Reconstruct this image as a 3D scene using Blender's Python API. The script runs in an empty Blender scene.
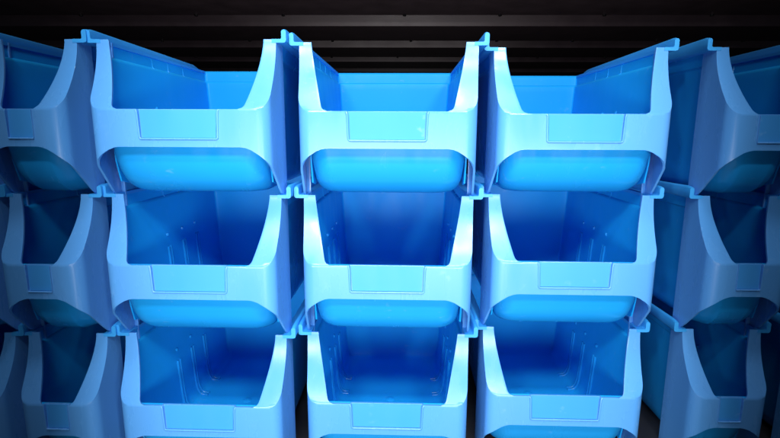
import bpy, bmesh, math, random
from mathutils import Vector, Matrix
random.seed(7)
S = bpy.context.scene
COL = S.collection

# ------------------------------------------------------------------ camera
PITCH, YAW, ROLL = .1805, -.0175, .0040
cp, sp, cy, sy = math.cos(PITCH), math.sin(PITCH), math.cos(YAW), math.sin(YAW)
fwd = Vector((sy*cp, cy*cp, -sp)); rt = Vector((cy, -sy, 0)); up = rt.cross(fwd)
rt, up = math.cos(ROLL)*rt + math.sin(ROLL)*up, -math.sin(ROLL)*rt + math.cos(ROLL)*up
CAM = Vector((.0111, -.4981, -.0868))
RM = Matrix((rt, up, -fwd)).transposed().to_4x4()
cd = bpy.data.cameras.new("camera"); cam = bpy.data.objects.new("camera", cd); COL.objects.link(cam)
cam.matrix_world = Matrix.Translation(CAM) @ RM
cd.sensor_width = 36; cd.lens = 479.8/780*36; cd.clip_start = .01; cd.clip_end = 100
S.camera = cam

# ------------------------------------------------------------------ world, lamps, exposure
KEY, KD = 9.6, .74
w = bpy.data.worlds.new("World"); S.world = w; w.use_nodes = True
w.node_tree.nodes['Background'].inputs[0].default_value = (.35, .6, 1, 1)
w.node_tree.nodes['Background'].inputs[1].default_value = .03
S.view_settings.view_transform = 'Standard'; S.view_settings.look = 'None'
S.view_settings.exposure = 0; S.view_settings.gamma = 1

def mth(nt, op, a, b=None):
    n = nt.nodes.new('ShaderNodeMath'); n.operation = op
    for i, v in enumerate((a, b)):
        if v is None: continue
        if isinstance(v, (int, float)): n.inputs[i].default_value = v
        else: nt.links.new(v, n.inputs[i])
    return n.outputs[0]
def ramp(nt, v, a, b):
    mr = nt.nodes.new('ShaderNodeMapRange'); nt.links.new(v, mr.inputs[0])
    mr.inputs[1].default_value = a; mr.inputs[2].default_value = b; mr.inputs[3].default_value = 1; mr.inputs[4].default_value = 0
    return mr.outputs[0]
# added point lamps above and below the camera; beams cut to dim side stacks
for dx, du, pw, sr in ((-.24, .36, 1.12, .06), (0, .36, .42, .06), (.24, .36, 1.12, .06), (-.34, -.20, .62, .07), (-.17, -.20, .5, .07), (0, -.20, .28, .07), (.17, -.20, .5, .07), (.34, -.20, .66, .07)):
    ld = bpy.data.lights.new("added_key", 'POINT'); ld.energy = KEY*pw; ld.shadow_soft_size = sr; ld.color = (1, .985, .96)
    ld.use_nodes = True
    nt = ld.node_tree; em = nt.nodes['Emission']
    tc = nt.nodes.new('ShaderNodeTexCoord'); sx = nt.nodes.new('ShaderNodeSeparateXYZ'); nt.links.new(tc.outputs['Normal'], sx.inputs[0])
    ratio = mth(nt, 'DIVIDE', sx.outputs[0], mth(nt, 'MAXIMUM', mth(nt, 'ABSOLUTE', sx.outputs[2]), .001))
    R_, L_ = (.316-dx)/KD, (.298+dx)/KD
    st = mth(nt, 'MULTIPLY', ramp(nt, ratio, R_-.012, R_+.012), ramp(nt, mth(nt, 'MULTIPLY', ratio, -1), L_-.012, L_+.012))
    nt.links.new(st, em.inputs['Strength'])
    lo = bpy.data.objects.new("added_key", ld); COL.objects.link(lo)
    lo.matrix_world = Matrix.Translation(CAM + up*du - fwd*(KD-.53) + rt*dx) @ RM

def area(name, loc, target, sx_, sy_, power, color=(1, 1, 1), spread=180):
    a = bpy.data.lights.new(name, 'AREA'); a.shape = 'RECTANGLE'; a.size = sx_; a.size_y = sy_; a.energy = power; a.color = color
    a.spread = math.radians(spread)
    o = bpy.data.objects.new(name, a); COL.objects.link(o); o.location = loc
    o.rotation_euler = (Vector(target)-Vector(loc)).to_track_quat('-Z', 'Y').to_euler()
    return o
area("overhead_lamp", (0, -.34, .88), (0, .0, -.06), .54, .20, .5, (1, .98, .98), 40)
area("slot_lamp", (0, -.80, .72), (0, 0, -.06), .54, .07, .6, (1, .98, .98), 40)
# big softbox added just behind the camera, from camera height down to the floor
area("front_fill", (0, -.62, -.33), (0, 0, -.30), .44, .50, .35, (1, .96, .94), 50)
area("floor_bounce", (0, -.56, -.70), (0, 0, -.20), .60, .16, 1.8, (1, .97, .97), 50)  # added low emitter standing in for light off the floor
area("deck_fill", (0, .75, -.12), (0, 2.4, .5), 2.2, .15, 3.2, (1, .93, .93), 140)  # added unseen behind the bins to brighten the ceiling

# ------------------------------------------------------------------ materials
def plastic(name, base, rough):
    m = bpy.data.materials.new(name); m.use_nodes = True; n = m.node_tree; b = n.nodes['Principled BSDF']
    tc = n.nodes.new('ShaderNodeTexCoord')
    nz = n.nodes.new('ShaderNodeTexNoise'); nz.inputs['Scale'].default_value = 55; nz.inputs['Detail'].default_value = 5
    mp = n.nodes.new('ShaderNodeMapping'); mp.inputs['Scale'].default_value = (1, 1, .25)
    oi = n.nodes.new('ShaderNodeObjectInfo'); ad = n.nodes.new('ShaderNodeVectorMath'); ad.operation = 'ADD'
    n.links.new(tc.outputs['Object'], mp.inputs[0]); n.links.new(mp.outputs[0], ad.inputs[0]); n.links.new(oi.outputs['Random'], ad.inputs[1])
    n.links.new(ad.outputs[0], nz.inputs['Vector'])
    r = n.nodes.new('ShaderNodeMapRange'); r.inputs[1].default_value = .3; r.inputs[2].default_value = .7
    r.inputs[3].default_value = rough-.06; r.inputs[4].default_value = rough+.10
    n.links.new(nz.outputs[0], r.inputs[0]); n.links.new(r.outputs[0], b.inputs['Roughness'])
    # faint uneven pigment
    mx = n.nodes.new('ShaderNodeMix'); mx.data_type = 'RGBA'
    mx.inputs[6].default_value = (*base, 1); mx.inputs[7].default_value = (base[0]*1.5, base[1]*1.10, min(1, base[2]*1.04), 1)
    n2 = n.nodes.new('ShaderNodeTexNoise'); n2.inputs['Scale'].default_value = 14; n2.inputs['Detail'].default_value = 3
    n.links.new(ad.outputs[0], n2.inputs['Vector']); n.links.new(n2.outputs[0], mx.inputs[0])
    # fine rubbed scuffs, mostly running across
    mp2 = n.nodes.new('ShaderNodeMapping'); mp2.inputs['Scale'].default_value = (.22, 1, 1); mp2.inputs['Rotation'].default_value = (.2, .3, .15)
    n.links.new(ad.outputs[0], mp2.inputs[0])
    ns = n.nodes.new('ShaderNodeTexNoise'); ns.inputs['Scale'].default_value = 420; ns.inputs['Detail'].default_value = 4; n.links.new(mp2.outputs[0], ns.inputs['Vector'])
    npt = n.nodes.new('ShaderNodeTexNoise'); npt.inputs['Scale'].default_value = 26; npt.inputs['Detail'].default_value = 3; n.links.new(ad.outputs[0], npt.inputs['Vector'])
    s1 = n.nodes.new('ShaderNodeMapRange'); s1.inputs[1].default_value = .62; s1.inputs[2].default_value = .72; n.links.new(ns.outputs[0], s1.inputs[0])
    s2 = n.nodes.new('ShaderNodeMapRange'); s2.inputs[1].default_value = .52; s2.inputs[2].default_value = .70; n.links.new(npt.outputs[0], s2.inputs[0])
    sm = n.nodes.new('ShaderNodeMath'); sm.operation = 'MULTIPLY'; n.links.new(s1.outputs[0], sm.inputs[0]); n.links.new(s2.outputs[0], sm.inputs[1])
    sf = n.nodes.new('ShaderNodeMath'); sf.operation = 'MULTIPLY'; sf.inputs[1].default_value = .30; n.links.new(sm.outputs[0], sf.inputs[0])
    mw = n.nodes.new('ShaderNodeMix'); mw.data_type = 'RGBA'; n.links.new(sf.outputs[0], mw.inputs[0]); n.links.new(mx.outputs[2], mw.inputs[6])
    mw.inputs[7].default_value = (.30, .55, .90, 1)
    n.links.new(mw.outputs[2], b.inputs['Base Color'])
    # moulding grain
    n3 = n.nodes.new('ShaderNodeTexNoise'); n3.inputs['Scale'].default_value = 900; n3.inputs['Detail'].default_value = 2
    n.links.new(tc.outputs['Object'], n3.inputs['Vector'])
    n4 = n.nodes.new('ShaderNodeTexNoise'); n4.inputs['Scale'].default_value = 22; n.links.new(ad.outputs[0], n4.inputs['Vector'])
    b1 = n.nodes.new('ShaderNodeBump'); b1.inputs['Strength'].default_value = .05; b1.inputs['Distance'].default_value = .0004
    b2 = n.nodes.new('ShaderNodeBump'); b2.inputs['Strength'].default_value = .07; b2.inputs['Distance'].default_value = .0008
    n.links.new(n3.outputs[0], b1.inputs['Height']); n.links.new(n4.outputs[0], b2.inputs['Height'])
    n.links.new(b1.outputs[0], b2.inputs['Normal']); n.links.new(b2.outputs[0], b.inputs['Normal'])
    b.inputs['IOR'].default_value = 1.5
    return m
M_BLUE = plastic('glossy_lit_blue_plastic', (.070, .315, .77), .24)  # paler base carries the sheen that frontal light gives the fronts
M_OUT = plastic('satin_blue_plastic', (.009, .305, .80), .19)
M_TUB = plastic('blue_plastic', (.007, .355, .88), .38)  # same moulding as the fronts, base shifted to the hue of shaded interiors
M_TUB.node_tree.nodes['Principled BSDF'].inputs['Specular IOR Level'].default_value = .12

M_RAIL = plastic('matt_blue_plastic', (.024, .31, .79), .45)
M_LABEL = plastic('label_blue_plastic', (.034, .285, .76), .42)
M_LABEL.node_tree.nodes['Principled BSDF'].inputs['Specular IOR Level'].default_value = .3

def simple(name, base, rough, metal=0, ns=30):
    m = bpy.data.materials.new(name); m.use_nodes = True; n = m.node_tree; b = n.nodes['Principled BSDF']
    tc = n.nodes.new('ShaderNodeTexCoord'); nz = n.nodes.new('ShaderNodeTexNoise'); nz.inputs['Scale'].default_value = ns; nz.inputs['Detail'].default_value = 6
    n.links.new(tc.outputs['Object'], nz.inputs['Vector'])
    mx = n.nodes.new('ShaderNodeMix'); mx.data_type = 'RGBA'; n.links.new(nz.outputs[0], mx.inputs[0])
    mx.inputs[6].default_value = (*[c*.6 for c in base], 1); mx.inputs[7].default_value = (*[min(1, c*1.4) for c in base], 1)
    n.links.new(mx.outputs[2], b.inputs['Base Color'])
    r = n.nodes.new('ShaderNodeMapRange'); r.inputs[3].default_value = rough-.12; r.inputs[4].default_value = rough+.12
    n.links.new(nz.outputs[0], r.inputs[0]); n.links.new(r.outputs[0], b.inputs['Roughness'])
    b.inputs['Metallic'].default_value = metal
    return m
M_DECK = simple('dark_painted_steel', (.105, .08, .095), .34, .0, 9)
M_SHELF = simple('dark_shelf', (.02, .022, .028), .5, 0, 20)
M_SCREW = simple('screw_steel', (.03, .03, .035), .35, .6, 60)

# ------------------------------------------------------------------ mesh helpers
def obj(name, bm, mat, parent=None, bevel=0, smooth=True, solid=0, off=-1):
    me = bpy.data.meshes.new(name); bm.normal_update(); bm.to_mesh(me); bm.free()
    me.materials.append(mat)
    for p in me.polygons: p.use_smooth = smooth
    if smooth: me.set_sharp_from_angle(angle=math.radians(55))
    o = bpy.data.objects.new(name, me); COL.objects.link(o)
    if parent: o.parent = parent
    if solid:
        s = o.modifiers.new('solid', 'SOLIDIFY'); s.thickness = solid; s.offset = off; s.use_even_offset = False
    if bevel:
        b = o.modifiers.new('bevel', 'BEVEL'); b.width = bevel; b.segments = 3; b.limit_method = 'ANGLE'; b.angle_limit = math.radians(50); b.harden_normals = False
    return o

def lerp_tab(tab, v):
    if v <= tab[0][0]: return tab[0][1]
    for (a, fa), (b, fb) in zip(tab, tab[1:]):
        if v <= b: return fa+(fb-fa)*(v-a)/(b-a)
    return tab[-1][1]

H = .153
XO = .0903          # outer half width of the front panel
ZB, ZBB = -.0679, -.1034   # top and bottom of the front band
YB = .256
def u_(z): return max(0, min(1, -z/.0679))
def yf(z): return -.0302*u_(z)**1.75
RC, TH = .012, math.radians(6)
XF = XO-.0321*math.tan(TH)-RC*math.cos(TH)             # where the flat front ends
AL = RC*(math.pi/2-TH)                                  # length of the corner arc
def path(l):
    """plan of the panel from the end of its flat front, round the corner, back along the slightly splayed side"""
    if l <= AL:
        a = l/RC; return (XF+RC*math.sin(a), -.0302+RC-RC*math.cos(a))
    x = XF+RC*math.cos(TH)+(l-AL)*math.sin(TH); y = -.0302+RC-RC*math.sin(TH)+(l-AL)*math.cos(TH)
    return (min(x, XO), y)
def cut(z):          # where the post's ramp cuts that plan
    if z <= ZB: return 0
    lo_, hi_ = 0, .06
    for _ in range(30):
        m = (lo_+hi_)/2
        if path(m)[1] < yf(z): lo_ = m
        else: hi_ = m
    return lo_
def xe(z): return path(cut(z))[0]
def rc(z): return XO-xe(z) if z > ZB else RC
def sstep(t): t = max(0, min(1, t)); return t*t*(3-2*t)

# ---- front panel (flange that wraps the two front corners)
def xi(z):  # opening half width
    t = u_(z); e = .0768-(.0768-.0627)*t**1.35
    d = (z-ZB)                      # small fillet in the corner of the opening
    R = .005
    if d < R: e -= R-math.sqrt(max(0, R*R-(R-d)**2))
    return e
LE = AL+(.020-(-.0302+RC-RC*math.sin(TH)))/math.cos(TH)
def panel_point(kind, s, z, ye=.020):
    if kind == 'f':  return (s, yf(z))                       # s = x
    if kind == 'r':  return (XO-(XO-.0845)*s, path(LE)[1])
    l0 = cut(z); L = max(AL-l0, .0045)
    return path(l0+L*s if kind == 'a' else l0+L+(LE-l0-L)*s)
def bottom_z(kind, s):
    if kind == 'f':
        if s < .058: return ZBB
        return ZBB-.0066*((s-.058)/(XF-.058))**2
    if kind == 'a': return -.1100-.0155*s**1.1
    if kind == 's': return max(-.1528, -.1255-.0273*s/.60)
    return -.1528
def make_panel_bm():
    bm = bmesh.new()
    NA, NS_, NR = 9, 8, 2
    # band columns (x values), with the label recess edges
    pc = [0, .12, .35, .65, 1]; xa = xi(ZB); xb = XF
    bandx = [0, .009, .018, .027, .033, .0358, .0363, .042, .049, .054]+[xa+(xb-xa)*t for t in pc]
    zb = [ZBB+(ZB-ZBB)*k/12 for k in range(13)]
    zlab = -.0953
    zb = sorted(set([ZBB, -.1030, -.0995, -.0960, -.0954, -.0900, -.0850, -.0800, -.0740, -.0700, ZB]))
    def lab(x, z):
        # depth of the recess
        bx = .0371+.0013*(z-(-.0955))/.0276
        if z > -.0957 and abs(x) <= bx+1e-6-.0004: return .0013
        return 0
    for sg in (-1, 1):
        cols = [('f', x) for x in bandx] + [('a', k/NA) for k in range(1, NA+1)] + [('s', k/NS_) for k in range(1, NS_+1)] + [('r', k/NR) for k in range(1, NR+1)]
        grid = []
        for kind, s in cols:
            zbot = bottom_z(kind, s); col = []
            # lower skirt
            if zbot < ZBB-1e-5:
                for k in range(6): 
                    z = zbot+(ZBB-zbot)*k/6; col.append(z)
            else: col += [None]*6
            col += zb
            vs = []
            for z in col:
                if z is None: vs.append(None); continue
                x, y = panel_point(kind, s, z)
                if kind == 'f':
                    xx = x
                    if abs(x-.0358) < 1e-6 or abs(x-.0363) < 1e-6: xx = x+.0012+.0008*(max(z, -.0957)+.0957)/.0276
                    if z >= -.0955 and x <= .0360: y += .0017+.0012*(z+.0954)/.0275
                    x = xx
                vs.append(bm.verts.new((sg*x, y, z)))
            grid.append(vs)
        for a, b in zip(grid, grid[1:]):
            for i in range(len(a)-1):
                q = [a[i], b[i], b[i+1], a[i+1]]
                if None in q:
                    q = [v for v in q if v is not None]
                    if len(q) < 3: continue
                try: bm.faces.new(q if sg > 0 else q[::-1])
                except ValueError: pass
        # post
        NZ = 26
        zs = [ZB+(0-ZB)*(k/NZ)**1.15 for k in range(NZ+1)]
        g2 = []
        for z in zs:
            row = []
            x1 = xe(z); x0 = xi(z)
            for t in pc: row.append((x0+(x1-x0)*t, yf(z)))
            for k in range(1, NA+1): row.append(panel_point('a', k/NA, z))
            for k in range(1, NS_+1): row.append(panel_point('s', k/NS_, z))
            for k in range(1, NR+1): row.append(panel_point('r', k/NR, z))
            g2.append([bm.verts.new((sg*x, y, z)) for x, y in row])
        for a, b in zip(g2, g2[1:]):
            for i in range(len(a)-1):
                q = [a[i], a[i+1], b[i+1], b[i]]
                bm.faces.new(q if sg > 0 else q[::-1])
    bmesh.ops.remove_doubles(bm, verts=bm.verts, dist=.00005)
    bmesh.ops.dissolve_degenerate(bm, dist=.00002, edges=bm.edges)
    # bridge the T-junction between post foot and band top: drop band-top verts onto the same line
    return bm

# ---- tub
def wall_w(z):   # inner half width
    return lerp_tab([(-.149, .0640), (-.1485, .0668), (-.1465, .0700), (-.142, .0728), (-.135, .0748), (-.120, .0762), (-.0185, .0826), (-.0160, .0832), (-.0145, .0856), (0, .0862)], z)
def tub_back(z):
    return lerp_tab([(-.149, .2400), (-.1485, .2425), (-.1465, .2460), (-.142, .2485), (-.135, .2500), (-.0185, .2530), (-.0160, .2535), (-.0145, .2560), (0, .2570)], z)
def tub_front(z):
    if z > ZB: return yf(z)+.0050
    return lerp_tab([(-.149, .0150), (-.1485, .0115), (-.1455, .0045), (-.141, -.0015), (-.135, -.0065), (-.127, -.0108), (-.118, -.0140), (-.108, -.0160), (-.100, -.0175), (-.085, -.0212), (ZB, -.0246)], z)
def tub_r(z):
    if z > ZB: return min(.016, max(.0008, rc(z)*.8))
    return lerp_tab([(-.149, .020), (-.12, .018), (ZB, .0152)], z)
def make_tub_bm():
    bm = bmesh.new()
    zs = [0, -.004, -.009, -.0125, -.0145, -.0152, -.0160, -.0185, -.026, -.034, -.042, -.050, -.057, -.063, ZB, -.074, -.082, -.090, -.097, -.103, -.108, -.113, -.118, -.1225, -.127, -.131, -.135, -.138, -.141, -.1435, -.1455, -.147, -.1482, -.149]
    NB, NC, NSD, NA, NF = 8, 6, 16, 8, 10
    rows = []
    for z in zs:
        W, B, F, R = wall_w(z), tub_back(z), tub_front(z), tub_r(z); RB = .0035
        half = []
        for k in range(NB): half.append(((W-RB)*k/NB, B))
        for k in range(NC+1):
            a = k/NC*math.pi/2; half.append((W-RB+RB*math.sin(a), B-RB+RB*math.cos(a)))
        for k in range(1, NSD): half.append((W, B-RB+(F+R-(B-RB))*k/NSD))
        for k in range(NA+1):
            a = k/NA*math.pi/2; half.append((W-R+R*math.cos(a), F+R-R*math.sin(a)))
        n_open = len(half)
        if z <= ZB+1e-9:
            for k in range(1, NF+1): half.append(((W-R)*(1-k/NF), F))
        right = [bm.verts.new((x, y, z)) for x, y in half]
        left = [right[0]] + [bm.verts.new((-x, y, z)) for x, y in half[1:(-1 if z <= ZB+1e-9 else None)]]
        if z <= ZB+1e-9: left.append(right[-1])
        rows.append((right, left))
    for (ra, la), (rb, lb) in zip(rows, rows[1:]):
        n = min(len(ra), len(rb))
        for i in range(n-1):
            bm.faces.new([ra[i], ra[i+1], rb[i+1], rb[i]])
            bm.faces.new([la[i+1], la[i], lb[i], lb[i+1]])
    # floor: shrinking rings
    r, l = rows[-1]; ring = r + l[-2:0:-1]
    cx_, cy_ = 0, .13; prev = ring
    for k, f in enumerate((.93, .75, .5, .25, .1)):
        new = [bm.verts.new((v.co.x*f, cy_+(v.co.y-cy_)*f, -.1494)) for v in ring]
        for i in range(len(ring)):
            j = (i+1) % len(ring); bm.faces.new([prev[i], prev[j], new[j], new[i]])
        prev = new
    bm.faces.new(prev)
    bmesh.ops.recalc_face_normals(bm, faces=bm.faces)
    # make the normals point inwards (visible inside); solidify grows outwards
    c = sum((f.normal.z for f in bm.faces if abs(f.normal.z) > .9))
    if c < 0: bmesh.ops.reverse_faces(bm, faces=bm.faces)
    # gate mark in the middle of the floor
    for (px, py, R, hgt) in ((0, .118, .006, .0004), (.0, .118, .0022, .0008)):
        vs = [bm.verts.new((px+R*math.cos(a*math.tau/24), py+R*math.sin(a*math.tau/24), -.1494+hgt)) for a in range(24)]
        vb = [bm.verts.new((px+(R+.0007)*math.cos(a*math.tau/24), py+(R+.0007)*math.sin(a*math.tau/24), -.1496)) for a in range(24)]
        bm.faces.new(vs)
        for i in range(24): bm.faces.new([vb[i], vb[(i+1) % 24], vs[(i+1) % 24], vs[i]])
    return bm

# ---- side rail: ledge + upstanding lip along the top of each side
def make_rail_bm(sg):
    bm = bmesh.new()
    ys = [-.0005, .0003, .0012, .0025, .0045, .0075, .012, .03, .08, .14, .20, .235, .246, .253, .2575]
    rows = []
    for y in ys:
        h = .0104-.0035*(y/.256)
        if y < .0075: h *= .86+.14*math.sin(max(0, (y+.0005)/.008)*math.pi/2)
        if y > .235: h *= max(.15, math.cos((y-.235)/.0225*math.pi/2*.92))
        o = .0990-.0012*(y/.256)
        t = .0046
        prof = [(.0848, -.0032), (.0848, .0002), (o-t-.0012, .0002), (o-t-.0003, .0006), (o-t, .0018), (o-t, h*.80), (o-t+.0009, h*.95), (o-t*.5, h), (o-.0009, h*.95), (o, h*.80), (o, -.0008), (o-.0008, -.0026), (o-.0026, -.0032)]
        rows.append([bm.verts.new((sg*x, y, z)) for x, z in prof])
    n = len(rows[0])
    for a, b in zip(rows, rows[1:]):
        for i in range(n):
            j = (i+1) % n; bm.faces.new([a[i], a[j], b[j], b[i]])
    bm.faces.new(rows[0]); bm.faces.new(rows[-1][::-1])
    bmesh.ops.recalc_face_normals(bm, faces=bm.faces)
    return bm

def make_back_rim_bm():
    bm = bmesh.new()
    prof = [(.2575, .0002), (.2640, .0002), (.2655, -.0008), (.2655, -.0055), (.2640, -.0060), (.2635, -.0035), (.2575, -.0030)]
    xs = [-.0935, -.06, 0, .06, .0935]
    rows = [[bm.verts.new((x, y, z)) for y, z in prof] for x in xs]
    n = len(prof)
    for a, b in zip(rows, rows[1:]):
        for i in range(n): j = (i+1) % n; bm.faces.new([a[i], a[j], b[j], b[i]])
    bm.faces.new(rows[0]); bm.faces.new(rows[-1][::-1]); bmesh.ops.recalc_face_normals(bm, faces=bm.faces)
    return bm

def sweep(bm, pts, nrm, r, n=8, flat=1.0):
    """tube along pts; nrm = fixed side vector"""
    rings = []
    for i, p in enumerate(pts):
        a = pts[max(0, i-1)]; b = pts[min(len(pts)-1, i+1)]; t = (Vector(b)-Vector(a)).normalized()
        s = Vector(nrm); s = (s-t*s.dot(t)).normalized(); q = t.cross(s)
        rr = r*(.35 if i in (0, len(pts)-1) else 1)
        rings.append([bm.verts.new(Vector(p)+s*rr*math.cos(k*math.tau/n)+q*rr*flat*math.sin(k*math.tau/n)) for k in range(n)])
    for a, b in zip(rings, rings[1:]):
        for k in range(n): bm.faces.new([a[k], a[(k+1) % n], b[(k+1) % n], b[k]])
    bm.faces.new(rings[0]); bm.faces.new(rings[-1][::-1])

def make_rib_bm(sg, y):
    """one double guide rib: up the wall, round the corner, a little onto the floor"""
    bm = bmesh.new()
    for dy in (-.0030, .0030):
        pts = []
        for z in (-.0772, -.0776, -.085, -.095, -.105, -.115, -.125, -.133, -.139, -.1435, -.1465, -.1485):
            pts.append((sg*(wall_w(z)+.0002), y+dy, z))
        pts += [(sg*.0625, y+dy, -.1491), (sg*.0595, y+dy, -.1493), (sg*.0592, y+dy, -.1493)]
        sweep(bm, pts, (0, 1, 0), .0021, 10)
    bmesh.ops.recalc_face_normals(bm, faces=bm.faces)
    return bm
def make_nub_bm(sg, y):
    bm = bmesh.new(); z = -.0625
    sweep(bm, [(sg*(wall_w(z)+.0002), y, z+.0022), (sg*(wall_w(z)+.0002), y, z+.0015), (sg*wall_w(z), y, z), (sg*(wall_w(z)+.0001), y, z-.0015), (sg*(wall_w(z)+.0001), y, z-.0022)], (0, 1, 0), .0022, 12)
    bmesh.ops.recalc_face_normals(bm, faces=bm.faces); return bm
def make_tick_bm(sg, y):
    bm = bmesh.new()
    sweep(bm, [(sg*.0863, y, -.0028), (sg*.0861, y, -.0036), (sg*.0857, y, -.0142), (sg*.0834, y, -.0160), (sg*.0832, y, -.0168)], (0, 1, 0), .0006, 6)
    bmesh.ops.recalc_face_normals(bm, faces=bm.faces); return bm
def make_gusset_bm(sg):
    bm = bmesh.new(); x = .0795
    poly = [(.0180, -.0900), (-.0030, -.0900), (-.0020, -.118), (.0010, -.1300), (.004, -.1400), (.018, -.143)]
    a = [bm.verts.new((sg*(x-.0008), y, z)) for y, z in poly]; b = [bm.verts.new((sg*(x+.0008), y, z)) for y, z in poly]
    bm.faces.new(a); bm.faces.new(b[::-1])
    for i in range(len(poly)): j = (i+1) % len(poly); bm.faces.new([a[i], b[i], b[j], a[j]])
    bmesh.ops.recalc_face_normals(bm, faces=bm.faces); return bm
def make_label_bead_bm():
    bm = bmesh.new(); y = -.0303
    pts = [(.0405, y+.0008, ZB-.0001), (.0392, y, ZB-.0010), (.0385, y, ZB-.0030)]
    pts += [(.0376+(.0385-.0376)*t, y, -.0938+(ZB-.0030+.0938)*t) for t in (.7, .4, .1, 0)]
    for k in range(1, 5):
        a = k/4*math.pi/2; pts.append((.0376-.0020+.0020*math.cos(a), y, -.0938-.0020*math.sin(a)))
    half = pts; full = half + [(x, y, -.0958) for x in (.02, 0, -.02)] + [(-x, yy, z) for x, yy, z in half[::-1]]
    sweep(bm, full, (0, 1, 0), .00105, 8)
    bmesh.ops.recalc_face_normals(bm, faces=bm.faces); return bm

def make_label_panel_bm():
    bm = bmesh.new(); top, bot = ZB-.0007, -.0949
    f = [(-.0372, top), (.0372, top), (.0353, bot), (-.0353, bot)]
    yy = lambda z, d: -.0302+.0017+.0012*(z+.0954)/.0275-d
    a = [bm.verts.new((x, yy(z, .0004), z)) for x, z in f]; b = [bm.verts.new((x, yy(z, -.0006), z)) for x, z in f]
    bm.faces.new(a); bm.faces.new(b[::-1])
    for i in range(4): j = (i+1) % 4; bm.faces.new([a[i], b[i], b[j], a[j]])
    bmesh.ops.recalc_face_normals(bm, faces=bm.faces); return bm

def make_bin():
    root = bpy.data.objects.new('storage_bin', None); COL.objects.link(root); root.empty_display_size = .05
    tub = obj('tub', make_tub_bm(), M_TUB, root, solid=.0022, off=-1)
    tub.data.materials.append(M_OUT); tub.modifiers['solid'].material_offset = 1
    pan = obj('front_panel', make_panel_bm(), M_BLUE, root, solid=.0022, off=-1, bevel=.0005)
    lab = obj('label_holder', make_label_bead_bm(), M_BLUE, pan)
    obj('label_panel', make_label_panel_bm(), M_LABEL, pan, smooth=False)
    for sg in (-1, 1):
        obj('side_rail', make_rail_bm(sg), M_RAIL, root)
        obj('corner_gusset', make_gusset_bm(sg), M_TUB, root, smooth=False)
        for y in (.092, .132, .172): obj('guide_rib', make_rib_bm(sg, y), M_OUT, tub)
        for y in (.0905, .131, .1695): obj('guide_nub', make_nub_bm(sg, y), M_OUT, tub)
        for y in (.100, .139, .181): obj('rim_notch', make_tick_bm(sg, y), M_OUT, tub)
    obj('back_rim', make_back_rim_bm(), M_BLUE, root, smooth=False, bevel=.0004)
    return root

def copy_tree(o, parent=None):
    c = o.copy(); COL.objects.link(c); c.parent = parent
    for ch in list(o.children): copy_tree(ch, c)
    return c

# ------------------------------------------------------------------ the setting
def deck_bm():
    """underside of a corrugated steel deck, troughs running left to right"""
    bm = bmesh.new(); hb, hr = 0.0, .13
    pr = []; y = DECK_Y0
    for k in range(7):
        pr += [(y, hb), (y+DECK_F, hb), (y+DECK_F+.03, hr), (y+DECK_P-.03, hr)]; y += DECK_P
    pr.append((y, hb))
    prev = None
    for yy, z in pr:
        row = [bm.verts.new((x, yy, z)) for x in (-5, -2.5, 0, 2.5, 5)]
        if prev:
            for i in range(4): bm.faces.new([prev[i], prev[i+1], row[i+1], row[i]])
        prev = row
    bmesh.ops.recalc_face_normals(bm, faces=bm.faces)
    return bm
DECK_H = .60           # above the camera
DECK_P, DECK_F, DECK_Y0 = .72, .45, .27
deck = obj('ceiling', deck_bm(), M_DECK, bevel=.004, smooth=False, solid=.002)
deck.location = (0, 0, CAM.z+DECK_H); deck['kind'] = 'structure'
for k in range(5):
    for i in range(9):
        bm = bmesh.new(); bmesh.ops.create_cone(bm, cap_ends=True, segments=6, radius1=.010, radius2=.008, depth=.012)
        b = obj('screw', bm, M_SCREW, deck, smooth=False)
        b.location = (-2.2+i*.55+random.uniform(-.05, .05)+.1*(k % 2), DECK_Y0+DECK_F-.02+k*DECK_P, -.005)
def box(name, lo_, hi_, mat, bevel=.002):
    bm = bmesh.new(); bmesh.ops.create_cube(bm, size=1)
    for v in bm.verts: v.co = Vector([(a+b)/2+(b-a)*c for a, b, c in zip(lo_, hi_, v.co)])
    o = obj(name, bm, mat, smooth=False, bevel=bevel); o['kind'] = 'structure'; return o
box('floor', (-5, -3, -3*H-.040), (5, 6.5, -3*H-.0005), M_SHELF)
box('wall', (-5, 5.4, -.6), (5, 5.5, 1.2), M_SHELF)

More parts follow.
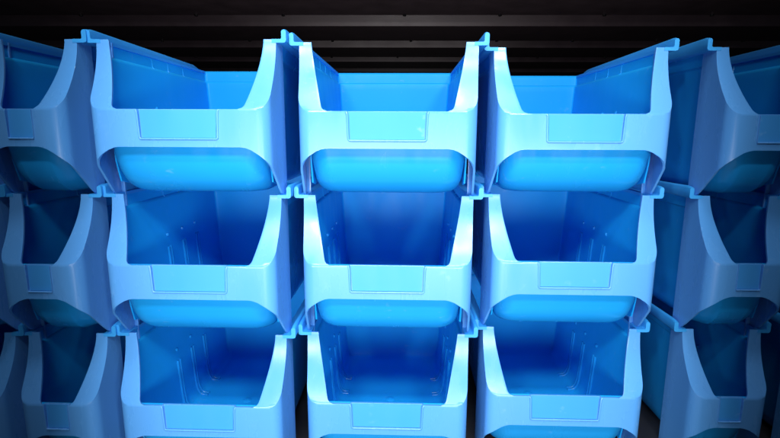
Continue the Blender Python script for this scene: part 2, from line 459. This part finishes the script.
# ------------------------------------------------------------------ the bins
def narrow_tree(root, d):
    """a half-width bin of the same range: corners and posts keep their size, the middle is shortened"""
    c = copy_tree(root); todo = [c]
    while todo:
        o = todo.pop(); todo += list(o.children)
        if o.type != 'MESH': continue
        o.data = o.data.copy()
        for v in o.data.vertices:
            a = abs(v.co.x); k = .060
            v.co.x = math.copysign(a*.0128/.0385 if a < .0385 else (.0128+(a-.0385)*(k-d-.0128)/(k-.0385) if a < k else a-d), v.co.x)
    return c
wide = make_bin(); slim = narrow_tree(wide, .045)
used = set()
def use(kind, p):
    if kind not in used: used.add(kind); return p
    return copy_tree(p)
cols = [  # kind, x, y, z, yaw
    ('wide', -.4950, -.0120, .0010, -.006),
    ('slim', -.3495, -.0100, .0010, -.006),
    ('wide', -.1982, -.0091, .0011, -.0088),
    ('wide', 0.0000, 0.0000, 0.000, -.0114),
    ('wide', .1984, .0226, -.0009, -.0114),
    ('slim', .3800, .0220, -.0009, -.0050),
    ('wide', .5600, .0200, -.0009, -.0050)]
LAB = [
 ['shadowed wide blue bin beyond the narrow left stack, topmost', 'shadowed wide blue bin beyond the narrow left stack, middle height', 'shadowed wide blue bin beyond the narrow left stack, lowest'],
 ['shadowed narrow blue bin left of the three lit stacks, topmost', 'shadowed narrow blue bin left of the three lit stacks, middle height', 'shadowed narrow blue bin left of the three lit stacks, lowest'],
 ['lit blue bin of the left bright stack, topmost, under the dark ceiling', 'lit blue bin of the left bright stack, between the bins above and below it', 'lit blue bin of the left bright stack, lowest, inner floor showing'],
 ['lit blue bin of the central stack, topmost, open to the dark ceiling', 'lit blue bin at the very centre of the wall of bins', 'lit blue bin of the central stack, lowest, floor visible between both rows of ribs'],
 ['lit blue bin of the right bright stack, topmost, its rim against the dark ceiling', 'lit blue bin of the right bright stack, between the bins above and below it', 'lit blue bin of the right bright stack, lowest, inner floor showing'],
 ['shadowed narrow blue bin right of the three lit stacks, topmost', 'shadowed narrow blue bin right of the three lit stacks, middle height', 'shadowed narrow blue bin right of the three lit stacks, lowest'],
 ['shadowed wide blue bin beyond the narrow right stack, topmost', 'shadowed wide blue bin beyond the narrow right stack, middle height', 'shadowed wide blue bin beyond the narrow right stack, lowest']]
rj = random.Random(5)
for ci, (kind, x, y, z, a) in enumerate(cols):
    for r in range(3):
        o = use(kind, wide if kind == 'wide' else slim)
        o.location = (x+rj.uniform(-.0004, .0004), y+rj.uniform(-.0010, .0010), z-H*r); o.rotation_euler = (0, 0, a+rj.uniform(-.003, .003))
        o['label'] = LAB[ci][r]; o['category'] = 'storage bin'; o['group'] = 'stacked open-front storage bins'
